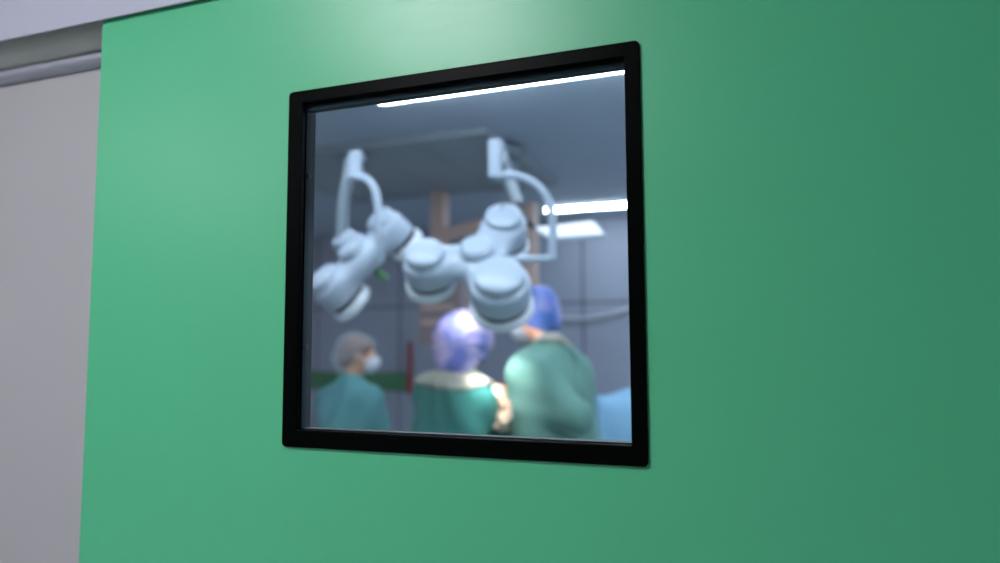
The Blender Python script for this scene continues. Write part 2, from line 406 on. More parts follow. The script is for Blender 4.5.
# end walls of the panel joints: base cove
t = box('baseboard_far', (OX0, OY1-0.015, 0), (OX1, OY1-0.0005, 0.1), M['dark'], None, 0.003); tag(t, kind='structure')

# red wall post ending the green band
p0 = aty(409, 390, OY1-0.04)
rp = empty('red_wall_post', (p0.x, OY1-0.03, z0-0.03), 'narrow red post on the far wall at the end of the green band', 'post')
box('post', (p0.x-0.022, OY1-0.05, z0-0.03), (p0.x+0.022, OY1-0.001, aty(409, 342, OY1-0.04).z), M['red'], rp, 0.006)
box('bracket', (p0.x-0.04, OY1-0.03, z0-0.02), (p0.x+0.04, OY1-0.023, z1+0.0), M['red'], rp, 0.004)

# ceiling light strips, real ones and added fill
def strip(x0, x1, y, wdt, label, m_, z=OZ):
    s = empty('light_strip', ((x0+x1)/2, y, z-0.03), label, 'ceiling light', 'ceiling strips of the operating room')
    bm = bmesh.new()
    addbox(bm, x0-0.01, y-wdt/2-0.006, z-0.012, x1+0.01, y+wdt/2+0.006, z-0.0005)
    addbox(bm, x0-0.01, y-wdt/2, z-0.024, x0, y+wdt/2, z-0.0125); addbox(bm, x1, y-wdt/2, z-0.024, x1+0.01, y+wdt/2, z-0.0125)
    from_bm('mount', bm, M['white'], s); box('diffuser', (x0+0.0005, y-wdt/2, z-0.024), (x1-0.0005, y+wdt/2, z-0.0125), m_, s, 0); return s
strip(-1.78, 1.3, 2.24, 0.06, 'long bright ceiling strip nearest the door window', M['strip_on'])
strip(-1.84, 0.6, 5.46, 0.07, 'bright ceiling strip at the back of the operating room above the flat lamp', M['strip_on'])

strip(-2.4, 1.3, 0.85, 0.14, 'added unseen fill strip just inside the wall above the door window', M['strip_on'])  # fill light added out of view, brightens the near side of the room
strip(-0.2, 1.5, 3.90, 0.14, 'added unseen fill strip right of the air canopy', M['strip_on'])  # unseen strip added to lift the room from the right
strip(-4.9, -3.9, 3.60, 0.14, 'added unseen fill strip left of the air canopy', M['strip_on'])  # unseen strip added to lift the room from the left

# lowered air canopy in the ceiling, over the table
cn = empty('air_supply_canopy', (-2.2, 3.65, 2.66), 'square grey laminar air canopy lowered from the operating room ceiling', 'ceiling canopy')
CX0, CX1, CY0, CY1 = -3.3, -1.44, 2.9, 4.4
bm = bmesh.new(); ring(bm, [(CX1, CY1), (CX0, CY1), (CX0, CY0), (CX1, CY0)], [(CX1-.06, CY1-.06), (CX0+.06, CY1-.06), (CX0+.06, CY0+.06), (CX1-.06, CY0+.06)], -2.799, -2.765)
for v in bm.verts: v.co = Vector((v.co.x, v.co.z, -v.co.y))
from_bm('canopy_frame', bm, M['canopy'], cn, bevel=0.004)
bm = bmesh.new()
for i in range(4):
    for j in range(3):
        xa = CX0+.062+(CX1-CX0-.124)*i/4; xb = CX0+.062+(CX1-CX0-.124)*(i+1)/4-.01
        ya = CY0+.062+(CY1-CY0-.124)*j/3; yb = CY0+.062+(CY1-CY0-.124)*(j+1)/3-.01
        addbox(bm, xa, ya, 2.772, xb, yb, 2.799)
from_bm('filter_grille', bm, M['canopy'], cn, bevel=0.003)

# ================================================================== SURGICAL LIGHTS
def light_head(root, c, ex, ey, ez, lobes, hub_r=0.062, spot=None, handle=None, target=None):
    """three-lobed head; +z local is its back, lenses look along -z"""
    mt = basis(ex, ey, ez, c); S = 0.34
    F = Field((-S, -S, -0.11), (S, S, 0.12), 0.0055)
    for (lx, ly, lr) in lobes:      # bridge and lobe shell
        F.ell((lx*0.45, ly*0.45, -0.01), np.array((math.hypot(lx, ly)*0.64, 0.078, 0.048)), np.array([[lx, -ly, 0], [ly, lx, 0], [0, 0, 1]])/np.array([math.hypot(lx, ly), math.hypot(lx, ly), 1]), k=0.04)
        def cyl(X, Y, Z, lx=lx, ly=ly, lr=lr):
            rr = lr
            dx = np.sqrt((X-lx)**2+(Y-ly)**2)-rr+0.02; dz = np.abs(Z+0.018)-0.050+0.02
            return np.minimum(np.maximum(dx, dz), 0)+np.sqrt(np.maximum(dx, 0)**2+np.maximum(dz, 0)**2)-0.02
        F.fun((lx-lr, ly-lr, -0.08), (lx+lr, ly+lr, 0.08), cyl, k=0.045)
    F.ell((0, 0, -0.01), (0.088, 0.088, 0.05), k=0.04)
    me = F.mesh('housing'); me.transform(mt)
    hd = link('lamp_housing', me, M['lamp'], root)
    T = lambda x, y, z=0: mt @ Matrix.Translation((x, y, z))
    lathe('hub_cap', [(0, 0.078), (hub_r*0.8, 0.074), (hub_r, 0.062), (hub_r*1.03, 0.045), (hub_r*1.03, 0.02), (0, 0.02)], T(0.0, 0.0), M['lamp'], hd)
    for li, (lx, ly, lr) in enumerate(lobes):
        lathe('lobe_cap', [(0, 0.078), (lr*0.60, 0.074), (lr*0.78, 0.064), (lr*0.84, 0.048), (lr*0.84, 0.02), (0, 0.02)], T(lx, ly), M['lamp'], hd)
        lathe('seal_ring', [(0, -0.082), (lr*0.93, -0.082), (lr*0.93, -0.055), (0, -0.055)], T(lx, ly), M['dark'], hd)
        rg = lathe('lens_ring', [(lr*0.84, -0.080), (lr*0.98, -0.080), (lr*1.06, -0.086), (lr*1.06, -0.110), (lr*0.98, -0.118), (lr*0.84, -0.116), (lr*0.84, -0.080)], T(lx, ly), M['ringwhite'], hd)
        lathe('lens', [(0, -0.086), (lr*0.835, -0.088), (lr*0.835, -0.114), (lr*0.70, -0.124), (0, -0.128)], T(lx, ly), M['lens'], rg)
        if spot:
            ld = bpy.data.lights.new('lobe_light', 'SPOT'); lo = bpy.data.objects.new('lobe_light', ld); C.objects.link(lo)
            p = T(lx, ly, -0.140).translation
            d = (Vector(target)-p).normalized()
            ld.energy = spot if li == 2 else spot*3.2; ld.spot_size = R(44 if li == 2 else 15); ld.spot_blend = 0.8; ld.shadow_soft_size = lr*0.6; ld.color = (1.0, 0.93, 0.86)
            lo.matrix_world = Matrix.Translation(p) @ d.to_track_quat('-Z', 'Y').to_matrix().to_4x4()
    if handle:
        lathe('handle', [(0, -0.145), (0.014, -0.140), (0.017, -0.115), (0.014, -0.08), (0.03, -0.06), (0, -0.05)], T(0, 0), handle, hd, 24)
    return hd

HANDS = at(499, 402, 3.04)
# --- main light, seen from its back
LD = 2.55
c1 = at(478, 259, LD)
fwd = Vector((FW.x, FW.y, 0)).normalized(); rgt = Vector((RT.x, RT.y, 0)).normalized(); up = Vector((0, 0, 1))
lens = (fwd*math.cos(R(40))-up*math.sin(R(40))).normalized()
lens = (lens+rgt*0.06).normalized()
ez = -lens; ex = (rgt-ez*rgt.dot(ez)).normalized(); ey = ez.cross(ex)
k = LD/FPX
sl1 = empty('surgical_light', atz(504, 150, 2.76), 'large white three-lobed surgical light seen from behind over the two surgeons', 'surgical light', 'three-lobed surgical lights')
sl1.location.z = 2.764
lob = [(-51*k, -4*k, 0.088), (27*k, 46*k, 0.086), (22*k, -40*k, 0.108)]
h1 = light_head(sl1, c1, ex, ey, ez, lob, spot=LAMP_SPOT, target=HANDS)
# yoke: joint box, quarter arc, drop and foot
bm = bmesh.new()
a = at(494.5, 141, LD+0.02); b2 = at(494.5, 180, LD+0.02)
addbox(bm, -0.023, -0.03, 0, 0.023, 0.03, (a-b2).length)
bm.transform(basis(rgt, fwd, up, Vector((a.x, a.y, b2.z))))
from_bm('joint_box', bm, M['lamp'], sl1, bevel=0.008, seg=3)
yk = [at(496, 176, LD)]+bez(at(504, 175, LD), at(532, 174, LD), at(552, 192, LD), at(552.5, 222, LD), 16)+[at(552.5, 240, LD), at(552.5, 258, LD)]
tube('yoke', yk, 0.0145, M['lamp'], sl1)
tube('yoke_foot', [at(556, 258.5, LD), at(535, 259, LD), at(508, 259, LD)], 0.0125, M['lamp'], sl1)
top = Vector(sl1.location)
jt = at(497, 146, LD+0.04)
el = Vector((top.x, top.y, OZ-0.16))
tube('spring_arm', [jt, jt.lerp(el, 0.5), el], [0.028, 0.036, 0.036], M['lamp'], sl1, 20)
lathe('ceiling_mount', [(0, 0), (0.11, 0), (0.10, -0.05), (0.04, -0.07), (0.038, -0.17), (0, -0.18)], Matrix.Translation(top), M['lamp2'], sl1)
lathe('elbow', [(0, 0.05), (0.045, 0.045), (0.05, 0), (0.045, -0.045), (0, -0.05)], Matrix.Translation(el), M['lamp'], sl1)

# --- left light, seen edge-on
LD2 = 2.75; k2 = LD2/FPX
c2 = at(361, 257, LD2)
lens2 = (rgt*0.62-up*0.58+fwd*0.48).normalized(); ez2 = -lens2
ax = (rgt*60+up*68); ey2 = (ax-ez2*ax.dot(ez2)).normalized(); ex2 = ey2.cross(ez2)
s2 = 0.158
sl2 = empty('surgical_light', atz(353, 157, 2.76), 'white three-lobed surgical light seen edge-on at the left above the masked woman', 'surgical light', 'three-lobed surgical lights')
sl2.location.z = 2.764
lob2 = [(0.01, s2*1.0, 0.070), (0.0, -s2*1.0, 0.082), (-s2*1.15, 0.0, 0.064)]
light_head(sl2, c2, ex2, ey2, ez2, lob2, spot=LAMP_SPOT*0.6, handle=M['green_band'], target=at(462, 315, 3.0))
yk = [at(357, 178, LD2-0.03)]+bez(at(361, 177, LD2-0.03), at(374, 179, LD2-0.04), at(379, 196, LD2-0.06), at(378.5, 222, LD2-0.06), 14)+[at(380, 248, LD2-0.06), at(380, 262, LD2-0.03)]
tube('yoke', yk, 0.016, M['lamp'], sl2)
bm = bmesh.new(); a = at(356, 153, LD2+0.02); b2 = at(356, 181, LD2+0.02)
addbox(bm, -0.024, -0.03, 0, 0.024, 0.03, (a-b2).length); bm.transform(basis(rgt, fwd, up, Vector((a.x, a.y, b2.z))))
from_bm('joint_box', bm, M['lamp'], sl2, bevel=0.008, seg=3)
t2 = Vector(sl2.location); e2 = Vector((t2.x, t2.y, OZ-0.2))
tube('spring_arm', [at(357, 157, LD2+0.03), at(357, 157, LD2+0.03).lerp(e2, 0.5), e2], [0.028, 0.034, 0.034], M['lamp'], sl2, 20)
lathe('ceiling_mount', [(0, 0), (0.11, 0), (0.10, -0.05), (0.04, -0.07), (0.038, -0.24), (0, -0.25)], Matrix.Translation(t2), M['lamp2'], sl2)
tube('support_arm', [at(350, 160, LD2+0.15), at(344, 200, LD2+0.10), c2-ex2*s2*1.15+ez2*0.06], [0.020, 0.024, 0.026], M['lamp2'], sl2, 20)

# --- flat panel lamp on its own arm
fp_top = atz(514, 152, 2.76); fp_top.z = 2.764
fpl = empty('flat_panel_lamp', fp_top, 'small flat white panel lamp on a thin arm right of the surgical light', 'lamp')
lathe('ceiling_mount', [(0, 0), (0.08, 0), (0.07, -0.04), (0.03, -0.06), (0.03, -0.30), (0, -0.30)], Matrix.Translation(fp_top), M['lamp2'], fpl)
PD = 2.95
tube('drop_arm', [Vector((fp_top.x, fp_top.y, OZ-0.28)), at(501, 158, 3.4), at(519, 206, 3.0)], [0.026, 0.026, 0.026], M['lamp2'], fpl)
tube('wrist', [at(519, 206, 3.0), at(526, 220, 2.96), at(534, 228, PD)], [0.018, 0.015, 0.010], M['dark'], fpl)
q = [at(533, 228, PD+0.05), at(594, 220.5, PD+0.10), at(606, 234.5, PD-0.05), at(550, 238, PD-0.08)]
nrm = (q[1]-q[0]).cross(q[3]-q[0]).normalized()
if nrm.y > 0: nrm = -nrm
bm = bmesh.new(); A = [bm.verts.new(p) for p in q]; B_ = [bm.verts.new(p-nrm*0.016) for p in q]
bm.faces.new(A); bm.faces.new(B_[::-1])
for i in range(4): bm.faces.new((A[i], A[(i+1) % 4], B_[(i+1) % 4], B_[i]))
from_bm('panel_housing', bm, M['lamp'], fpl, bevel=0.004, seg=3)
cc = sum(q, Vector())/4
bm = bmesh.new(); A = [bm.verts.new(cc+(p-cc)*0.93+nrm*0.0025) for p in q]; B_ = [bm.verts.new(cc+(p-cc)*0.93-nrm*0.001) for p in q]
bm.faces.new(A); bm.faces.new(B_[::-1])
for i in range(4): bm.faces.new((A[i], A[(i+1) % 4], B_[(i+1) % 4], B_[i]))
from_bm('diffuser', bm, M['panel_lamp'], fpl)

# ================================================================== TAN CEILING PENDANT behind the lights
PT = 5.75
tp = at(440, 200, PT); tp.z = OZ
pn = empty('ceiling_pendant', tp, 'tan ceiling pendant column with crossing arms behind the surgical lights', 'ceiling pendant')
bot = at(440, 246, PT)
box('column', (tp.x-0.06, tp.y-0.06, at(445, 270, 5.6).z), (tp.x+0.06, tp.y+0.06, OZ-0.001), M['tan'], pn, 0.012)
def beam(name, a, b_, hw, hh, m_, parent):
    a, b_ = Vector(a), Vector(b_); x = (b_-a).normalized(); y = up.cross(x).normalized(); z = x.cross(y)
    bm = bmesh.new(); addbox(bm, 0, -hw, -hh, (b_-a).length, hw, hh); bm.transform(basis(x, y, z, a)); return from_bm(name, bm, m_, parent, bevel=0.012, seg=3)
beam('arm', at(437, 247, PT-0.02), at(372, 246, PT+0.25), 0.05, 0.046, M['tan'], pn)
beam('arm', at(443, 236, PT-0.08), at(524, 215, PT-0.5), 0.05, 0.05, M['tan'], pn)
q1 = at(531, 230, 5.2)
box('drop_column', (q1.x-0.045, q1.y-0.045, at(531, 292, 5.2).z), (q1.x+0.045, q1.y+0.045, at(531, 203, 5.2).z), M['tan'], pn, 0.012)
q2 = at(442, 300, 5.6)
cb = box('supply_console', (q2.x-0.15, q2.y-0.13, at(445, 345, 5.6).z), (q2.x+0.20, q2.y+0.13, at(445, 268, 5.6).z), M['brown'], pn, 0.015)
for i in range(3):
    zz = at(445, 292+i*15, 5.45).z
    box('socket_row', (q2.x-0.12, q2.y-0.136, zz-0.018), (q2.x+0.16, q2.y-0.1305, zz+0.018), M['tan'], cb, 0.003)

# ================================================================== PEOPLE
def rotz(v, a): return Vector((v.x*math.cos(a)-v.y*math.sin(a), v.x*math.sin(a)+v.y*math.cos(a), v.z))
def hand_mesh(name, wrist, fdir, back, side, curl, m_, parent, sc=1.0, wc=0.10):
    """gloved hand: wrist point, finger direction, back-of-hand direction; side=+1 puts the thumb on +y of the hand frame"""
    x = Vector(fdir).normalized(); z = (Vector(back)-x*Vector(back).dot(x)).normalized(); y = z.cross(x)*side
    mt = basis(x*sc, y*sc, z*sc, Vector(wrist))
    F = Field((-0.10, -0.09, -0.13), (0.24, 0.11, 0.07), 0.0034)
    F.cap((-0.030, 0, 0), (0.01, 0, 0), 0.029, 0.026, k=0.01)
    F.cap((0.0, 0.018, 0), (0.078, 0.027, 0), 0.017, 0.0135, k=0.012); F.cap((0.0, -0.016, 0), (0.072, -0.027, -0.002), 0.017, 0.0125, k=0.012)
    F.cap((0.0, 0, 0.001), (0.082, 0.008, 0.002), 0.018, 0.013, k=0.012); F.cap((0, -0.005, 0), (0.078, -0.010, 0), 0.018, 0.013, k=0.012)
    for i, (yy, x0, ln) in enumerate(((0.030, 0.080, 0.078), (0.0105, 0.086, 0.086), (-0.0095, 0.083, 0.080), (-0.028, 0.075, 0.064))):
        p = np.array((x0, yy, 0.0)); a = 0; sp = (1.2-i)*0.05; r = (0.0098, 0.0092, 0.0084, 0.0074)
        cu = curl[i]
        for s_, fr in enumerate((0.45, 0.30, 0.25)):
            a += cu*(0.75 if s_ == 0 else 1.0); q_ = p+ln*fr*np.array((math.cos(a)*math.cos(sp), math.sin(sp), -math.sin(a)))
            F.cap(p, q_, r[s_]*(0.9 if i == 3 else 1), r[s_+1]*(0.9 if i == 3 else 1), k=0.0025 if s_ else 0.006); p = q_
    F.cap((0.018, 0.020, -0.006), (0.048, 0.052, -0.020), 0.017, 0.0115, k=0.012)
    F.cap((0.048, 0.052, -0.020), (0.078, 0.058, -0.036), 0.0108, 0.0098, k=0.003); F.cap((0.078, 0.058, -0.036), (0.100, 0.052, -0.050), 0.0098, 0.0082, k=0.003)
    me = F.mesh(name); me.transform(mt)
    if side < 0: me.flip_normals()
    return link(name, me, m_, parent)
def person(label, loc, face, H, lean, head_turn, head_nod, hands, mats, cap, fdirs, curl, yoke=None, seed=0, wide=1.0, tilt=0.0):
    """face = heading (world angle of the facing direction); hands = world targets (left, right)"""
    root = empty('person', (loc[0], loc[1], 0), label, 'person')
    s = H/1.75; A = face-math.pi/2
    hip = Vector((0, 0, 0.93))
    def P(x, y, z, upper=True):                 # body frame (x right... left is -x, y forward) to world, leaning above the hips
        v = Vector((x, y, z))
        if upper and z > 0.93:
            d = v-hip; ca, sa = math.cos(lean), math.sin(lean); v = hip+Vector((d.x, d.y*ca+d.z*sa, -d.y*sa+d.z*ca))
        return rotz(v*s, A)+Vector((loc[0], loc[1], 0))
    RB = np.array([[math.cos(A), -math.sin(A), 0], [math.sin(A), math.cos(A), 0], [0, 0, 1]])
    ca, sa = math.cos(-lean), math.sin(-lean); RU = RB @ np.array([[1, 0, 0], [0, ca, -sa], [0, sa, ca]])
    cn_, sn_ = math.cos(-head_nod), math.sin(-head_nod); ct, st = math.cos(head_turn), math.sin(head_turn)
    RH = RB @ np.array([[ct, -st, 0], [st, ct, 0], [0, 0, 1]]) @ np.array([[1, 0, 0], [0, cn_, -sn_], [0, sn_, cn_]])
    cq, sq = math.cos(tilt), math.sin(tilt); RH = RH @ np.array([[cq, 0, sq], [0, 1, 0], [-sq, 0, cq]])
    HC = P(0, 0.0, 1.545); HC = HC + Vector(RH @ np.array((0, 0.035, 0.10)))*s       # head centre
    hp = lambda x, y, z: tuple(np.array(HC)+RH @ (np.array((x, y, z))*s))
    J = {}
    for sd, i in ((-1, 0), (1, 1)):
        sh = P(sd*0.170*wide, 0.0, 1.385); wr = Vector(hands[i]); L1, L2 = 0.29*s, 0.265*s
        d = wr-sh; D_ = min(d.length, (L1+L2)*0.985); dn = d.normalized(); wr = sh+dn*D_
        h_ = (L1*L1-L2*L2+D_*D_)/(2*D_); rr = math.sqrt(max(L1*L1-h_*h_, 0))
        pole = (rotz(Vector((sd*0.12, -0.05, 0)), A)+Vector((0, 0, -0.9))); pole = (pole-dn*pole.dot(dn)).normalized()
        J[sd] = (sh, sh+dn*h_+pole*rr, wr)
    lo = np.min([np.array(p) for t_ in J.values() for p in t_]+[np.array(P(0, 0, 0)), np.array(HC)], 0)-np.array((0.34, 0.34, 0.0)); lo[2] = -0.02
    hi = np.max([np.array(p) for t_ in J.values() for p in t_]+[np.array(P(0, 0, 0)), np.array(HC)], 0)+np.array((0.34, 0.34, 0.2))
    F = Field(lo, hi, 0.0085)
    bw = min(1.0, wide)*0.97
    F.ell(P(0, 0, 0.95), np.array((0.165*bw, 0.115, 0.13))*s, RB, k=0.04); F.ell(P(0, 0, 1.10), np.array((0.14*bw, 0.10, 0.14))*s, RU, k=0.06)
    F.ell(P(0, 0.005, 1.28), np.array((0.160*bw, 0.108, 0.18))*s, RU, k=0.05); F.cap(P(-0.12*bw, 0, 1.395), P(0.12*bw, 0, 1.395), 0.052*s, 0.052*s, k=0.04)
    F.cap(P(0, -0.01, 1.42), hp(0, -0.03, -0.06), 0.056*s, 0.052*s, k=0.04)
    # head with face
    F.ell(hp(0, -0.012, 0.015), np.array((0.074, 0.094, 0.095))*s, RH, k=0.02); F.ell(hp(0, 0.022, -0.045), np.array((0.055, 0.064, 0.066))*s, RH, k=0.03)
    F.cap(hp(0, 0.083, 0.005), hp(0, 0.104, -0.030), 0.009*s, 0.014*s, k=0.012)
    for sd in (-1, 1):
        F.ell(hp(sd*0.031, 0.092, 0.008), np.array((0.017, 0.014, 0.011))*s, RH, k=0.012, op='sub')
        F.ell(hp(sd*0.031, 0.079, 0.007), np.array((0.013, 0.013, 0.012))*s, RH, k=0.004)
        F.ell(hp(sd*0.076, -0.008, -0.006), np.array((0.009, 0.020, 0.030))*s, RH, k=0.008)
    F.ell(hp(0, 0.086, -0.060), np.array((0.024, 0.009, 0.006))*s, RH, k=0.006); F.ell(hp(0, 0.084, -0.071), np.array((0.020, 0.009, 0.006))*s, RH, k=0.006)
    F.ell(hp(0, 0.070, -0.098), np.array((0.022, 0.018, 0.016))*s, RH, k=0.02)
    for sd in (-1, 1):
        sh, eb, wr = J[sd]
        F.cap(sh, eb, 0.050*s, 0.040*s, k=0.02); F.cap(eb, wr, 0.040*s, 0.026*s, k=0.01); F.cap(wr, wr+(wr-eb).normalized()*0.05, 0.022*s, 0.018*s, k=0.01)
        F.cap(P(sd*0.09, 0, 0.90), P(sd*0.10, 0.02, 0.48), 0.085*s, 0.055*s, k=0.03); F.cap(P(sd*0.10, 0.02, 0.48), P(sd*0.11, -0.02, 0.09), 0.055*s, 0.037*s, k=0.02)
        F.cap(P(sd*0.11, -0.04, 0.045), P(sd*0.125, 0.13, 0.035), 0.038*s, 0.03*s, k=0.02)
    body = link('body', F.mesh('body'), M['skin'], root)
    # gown: shoulders, sleeves and a long skirt
    G = Field(lo-0.06, hi+0.06, 0.011)
    G.ell(P(0, 0.0, 1.27), np.array((0.215*wide, 0.155, 0.24))*s, RU, k=0.08); G.ell(P(0, 0, 1.02), np.array((0.205*wide, 0.16, 0.24))*s, RU, k=0.08)
    G.cap(P(-0.115*wide, -0.005, 1.385), P(0.115*wide, -0.005, 1.385), 0.082*s, 0.082*s, k=0.06); G.cap(P(0, -0.015, 1.43), P(0, -0.005, 1.485), 0.088*s, 0.068*s, k=0.04)
    Ri = RB.T; o0 = np.array(P(0, 0, 0))
    def skirt(X, Y, Z):
        lx = (X-o0[0])*Ri[0, 0]+(Y-o0[1])*Ri[0, 1]; ly = (X-o0[0])*Ri[1, 0]+(Y-o0[1])*Ri[1, 1]; z = Z/s
        t_ = np.clip((1.02-z)/0.62, 0, 1); th = np.arctan2(ly, lx)
        rx = (0.205+0.06*t_)*s*(1+0.035*t_*np.sin(9*th+seed)); ry = (0.165+0.07*t_)*s*(1+0.035*t_*np.sin(9*th+seed))
        q_ = np.sqrt((lx/rx)**2+(ly/ry)**2); return np.maximum((q_-1)*np.minimum(rx, ry), np.maximum(0.36-z, z-1.05)*s)
    G.fun((o0[0]-0.33, o0[1]-0.33, 0.34*s), (o0[0]+0.33, o0[1]+0.33, 1.07*s), skirt, k=0.05)
    for sd in (-1, 1):
        sh, eb, wr = J[sd]; cuff = wr-(wr-eb).normalized()*0.03
        G.cap(sh, eb, 0.074*s, 0.062*s, k=0.05); G.cap(eb, cuff, 0.062*s, 0.043*s, k=0.03)
    def folds(X, Y, Z):
        lx = (X-o0[0])*Ri[0, 0]+(Y-o0[1])*Ri[0, 1]; ly = (X-o0[0])*Ri[1, 0]+(Y-o0[1])*Ri[1, 1]
        th = np.arctan2(ly, lx); return 0.0055*np.sin(7*th+5*np.sin(4*Z+seed)+seed)+0.005*np.sin(23*(lx*0.8+Z*0.7)+seed*2+3*np.sin(9*ly))+0.003*np.sin(41*(Z*0.6-lx)+seed)
    G.warp(folds)
    def inner(X, Y, Z): return skirt(X, Y, Z+0.05)+0.018
    G.fun((o0[0]-0.33, o0[1]-0.33, 0.30*s), (o0[0]+0.33, o0[1]+0.33, 0.95*s), lambda X, Y, Z: np.maximum(inner(X, Y, Z), Z-0.9*s), k=0.008, op='sub')
    gw = link('gown', G.mesh('gown'), mats['gown'], root)
    if yoke:                                    # thin pale shell over the shoulders of the gown
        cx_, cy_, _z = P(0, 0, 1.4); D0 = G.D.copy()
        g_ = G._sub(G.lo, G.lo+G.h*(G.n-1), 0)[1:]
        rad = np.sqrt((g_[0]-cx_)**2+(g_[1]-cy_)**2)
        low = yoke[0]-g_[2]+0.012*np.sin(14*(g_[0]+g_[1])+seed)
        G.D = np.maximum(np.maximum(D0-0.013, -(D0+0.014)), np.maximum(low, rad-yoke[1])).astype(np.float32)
        link('shoulder_shell', G.mesh('shoulder_shell'), M['yoke'], gw)
    # ties at the back of the neck
    tb = P(0, -0.10, 1.46)
    tube('neck_tie', [P(0.0, -0.105, 1.47), P(0.02, -0.125, 1.44), P(0.03, -0.13, 1.38), P(0.025, -0.15, 1.32)], 0.004, mats['gown'], gw, 8)
    T_ = Field(lo-0.02, np.array((hi[0], hi[1], 0.95)), 0.010)
    for sd in (-1, 1):
        T_.cap(P(sd*0.09, 0, 0.86), P(sd*0.10, 0.02, 0.48), 0.098*s, 0.078*s, k=0.02); T_.cap(P(sd*0.10, 0.02, 0.48), P(sd*0.11, -0.02, 0.10), 0.078*s, 0.064*s, k=0.02)
    T_.warp(lambda X, Y, Z: 0.003*np.sin(38*Z+9*X+seed))
    T_.D = np.maximum(T_.D, (0.07-T_._sub(T_.lo, T_.lo+T_.h*(T_.n-1), 0)[3]).astype(np.float32))
    link('scrub_trousers', T_.mesh('scrub_trousers'), M['trouser'], root)
    # eyes
    for sd in (-1, 1):
        ey_ = Field(np.array(hp(sd*0.031, 0.083, 0.007))-0.03, np.array(hp(sd*0.031, 0.083, 0.007))+0.03, 0.002)
        ey_.ell(hp(sd*0.031, 0.0885, 0.007), np.array((0.0115, 0.006, 0.0065))*s, RH, k=0.002)
        link('eye', ey_.mesh('eye'), M['eye'], body)
    # clogs
    for sd in (-1, 1):
        K = Field(np.array(P(sd*0.12, 0.04, 0.05))-0.17, np.array(P(sd*0.12, 0.04, 0.05))+0.17, 0.006)
        K.ell(P(sd*0.12, 0.09, 0.04), (0.052, 0.09, 0.046), RB, k=0.02); K.ell(P(sd*0.11, -0.03, 0.04), (0.046, 0.07, 0.045), RB, k=0.03)
        K.fun(K.lo, K.lo+K.h*(K.n-1), lambda X, Y, Z: Z-0.003, k=0.004, op='sub')
        link('clog', K.mesh('clog'), M['clog'], root)
    # mask
    Km = Field(np.array(HC)-0.17*s, np.array(HC)+0.17*s, 0.0045)
    Km.ell(hp(0, 0.045, -0.052), np.array((0.066, 0.072, 0.060))*s, RH, k=0.01)
    Km.ell(hp(0, 0.075, -0.03), np.array((0.03, 0.046, 0.03))*s, RH, k=0.02)
    def ax_(X, Y, Z, i): return ((X-HC.x)*RH[0, i]+(Y-HC.y)*RH[1, i]+(Z-HC.z)*RH[2, i])/s
    Km.D = np.maximum(Km.D, (lambda g_: (-(ax_(*g_, 1)-0.035)))(Km._sub(Km.lo, Km.lo+Km.h*(Km.n-1), 0)[1:]).astype(np.float32))
    Km.warp(lambda X, Y, Z: 0.0018*np.sin(ax_(X, Y, Z, 2)*260))
    mk = link('face_mask', Km.mesh('face_mask'), M['mask'], root)
    for sd in (-1, 1):
        tube('strap', [hp(sd*0.060, 0.045, -0.035), hp(sd*0.080, 0.0, -0.015), hp(sd*0.072, -0.06, 0.005), hp(sd*0.02, -0.11, 0.015)], 0.003, M['mask'], mk, 8)
    # cap
    K = Field(np.array(HC)-0.26*s, np.array(HC)+0.26*s, 0.0062)
    cap(K, hp, RH, s, ax_)
    link('surgical_cap', K.mesh('surgical_cap'), mats['cap'], root)
    # gloves
    for sd, i, nm in ((-1, 0, 'glove'), (1, 1, 'glove')):
        sh, eb, wr = J[sd]; fd = Vector(fdirs[i][0]); bk = Vector(fdirs[i][1])
        hand_mesh(nm, wr, fd, bk, (1 if sd < 0 else -1)*(-1), curl, mats['glove'], root, s)
    return root, hp, RH, s, J

def dirw(f, r_, u): return fwd*f+rgt*r_+up*u
FA = math.atan2(fwd.y, fwd.x)              # heading straight away from the camera
def ground(px, depth): p = at(px, 346, depth); return (p.x, p.y)

# centre surgeon: from behind, head bent to the right
def cap_bouffant(K, hp, RH, s, ax_):
    K.ell(hp(0, -0.030, 0.030), np.array((0.145, 0.140, 0.132))*s, RH, k=0.03)
    K.ell(hp(0, -0.070, -0.068), np.array((0.110, 0.084, 0.124))*s, RH, k=0.05)
    g_ = K._sub(K.lo, K.lo+K.h*(K.n-1), 0)[1:]
    x, y, z = ax_(*g_, 0), ax_(*g_, 1), ax_(*g_, 2)
    K.D = np.maximum(K.D, np.minimum((y-0.02)*0.8, 0.045-z).astype(np.float32))
    th = np.arctan2(x, z+0.10); K.D += (0.0055*np.sin(th*20+2*np.sin(y*20))*np.clip((0.06-z)/0.12, 0, 1)+0.003*np.sin(33*x+21*y)).astype(np.float32)
def cap_fitted(K, hp, RH, s, ax_):
    K.ell(hp(0, -0.022, 0.032), np.array((0.098, 0.122, 0.100))*s, RH, k=0.03)
    K.ell(hp(0, -0.070, -0.030), np.array((0.082, 0.062, 0.085))*s, RH, k=0.04)
    g_ = K._sub(K.lo, K.lo+K.h*(K.n-1), 0)[1:]; x, y, z = ax_(*g_, 0), ax_(*g_, 1), ax_(*g_, 2)
    K.D = np.maximum(K.D, np.minimum((y-0.02)*0.8, 0.045-z).astype(np.float32))
    K.D += (0.004*np.sin(26*y+13*z)+0.003*np.sin(31*x+17*z)).astype(np.float32)

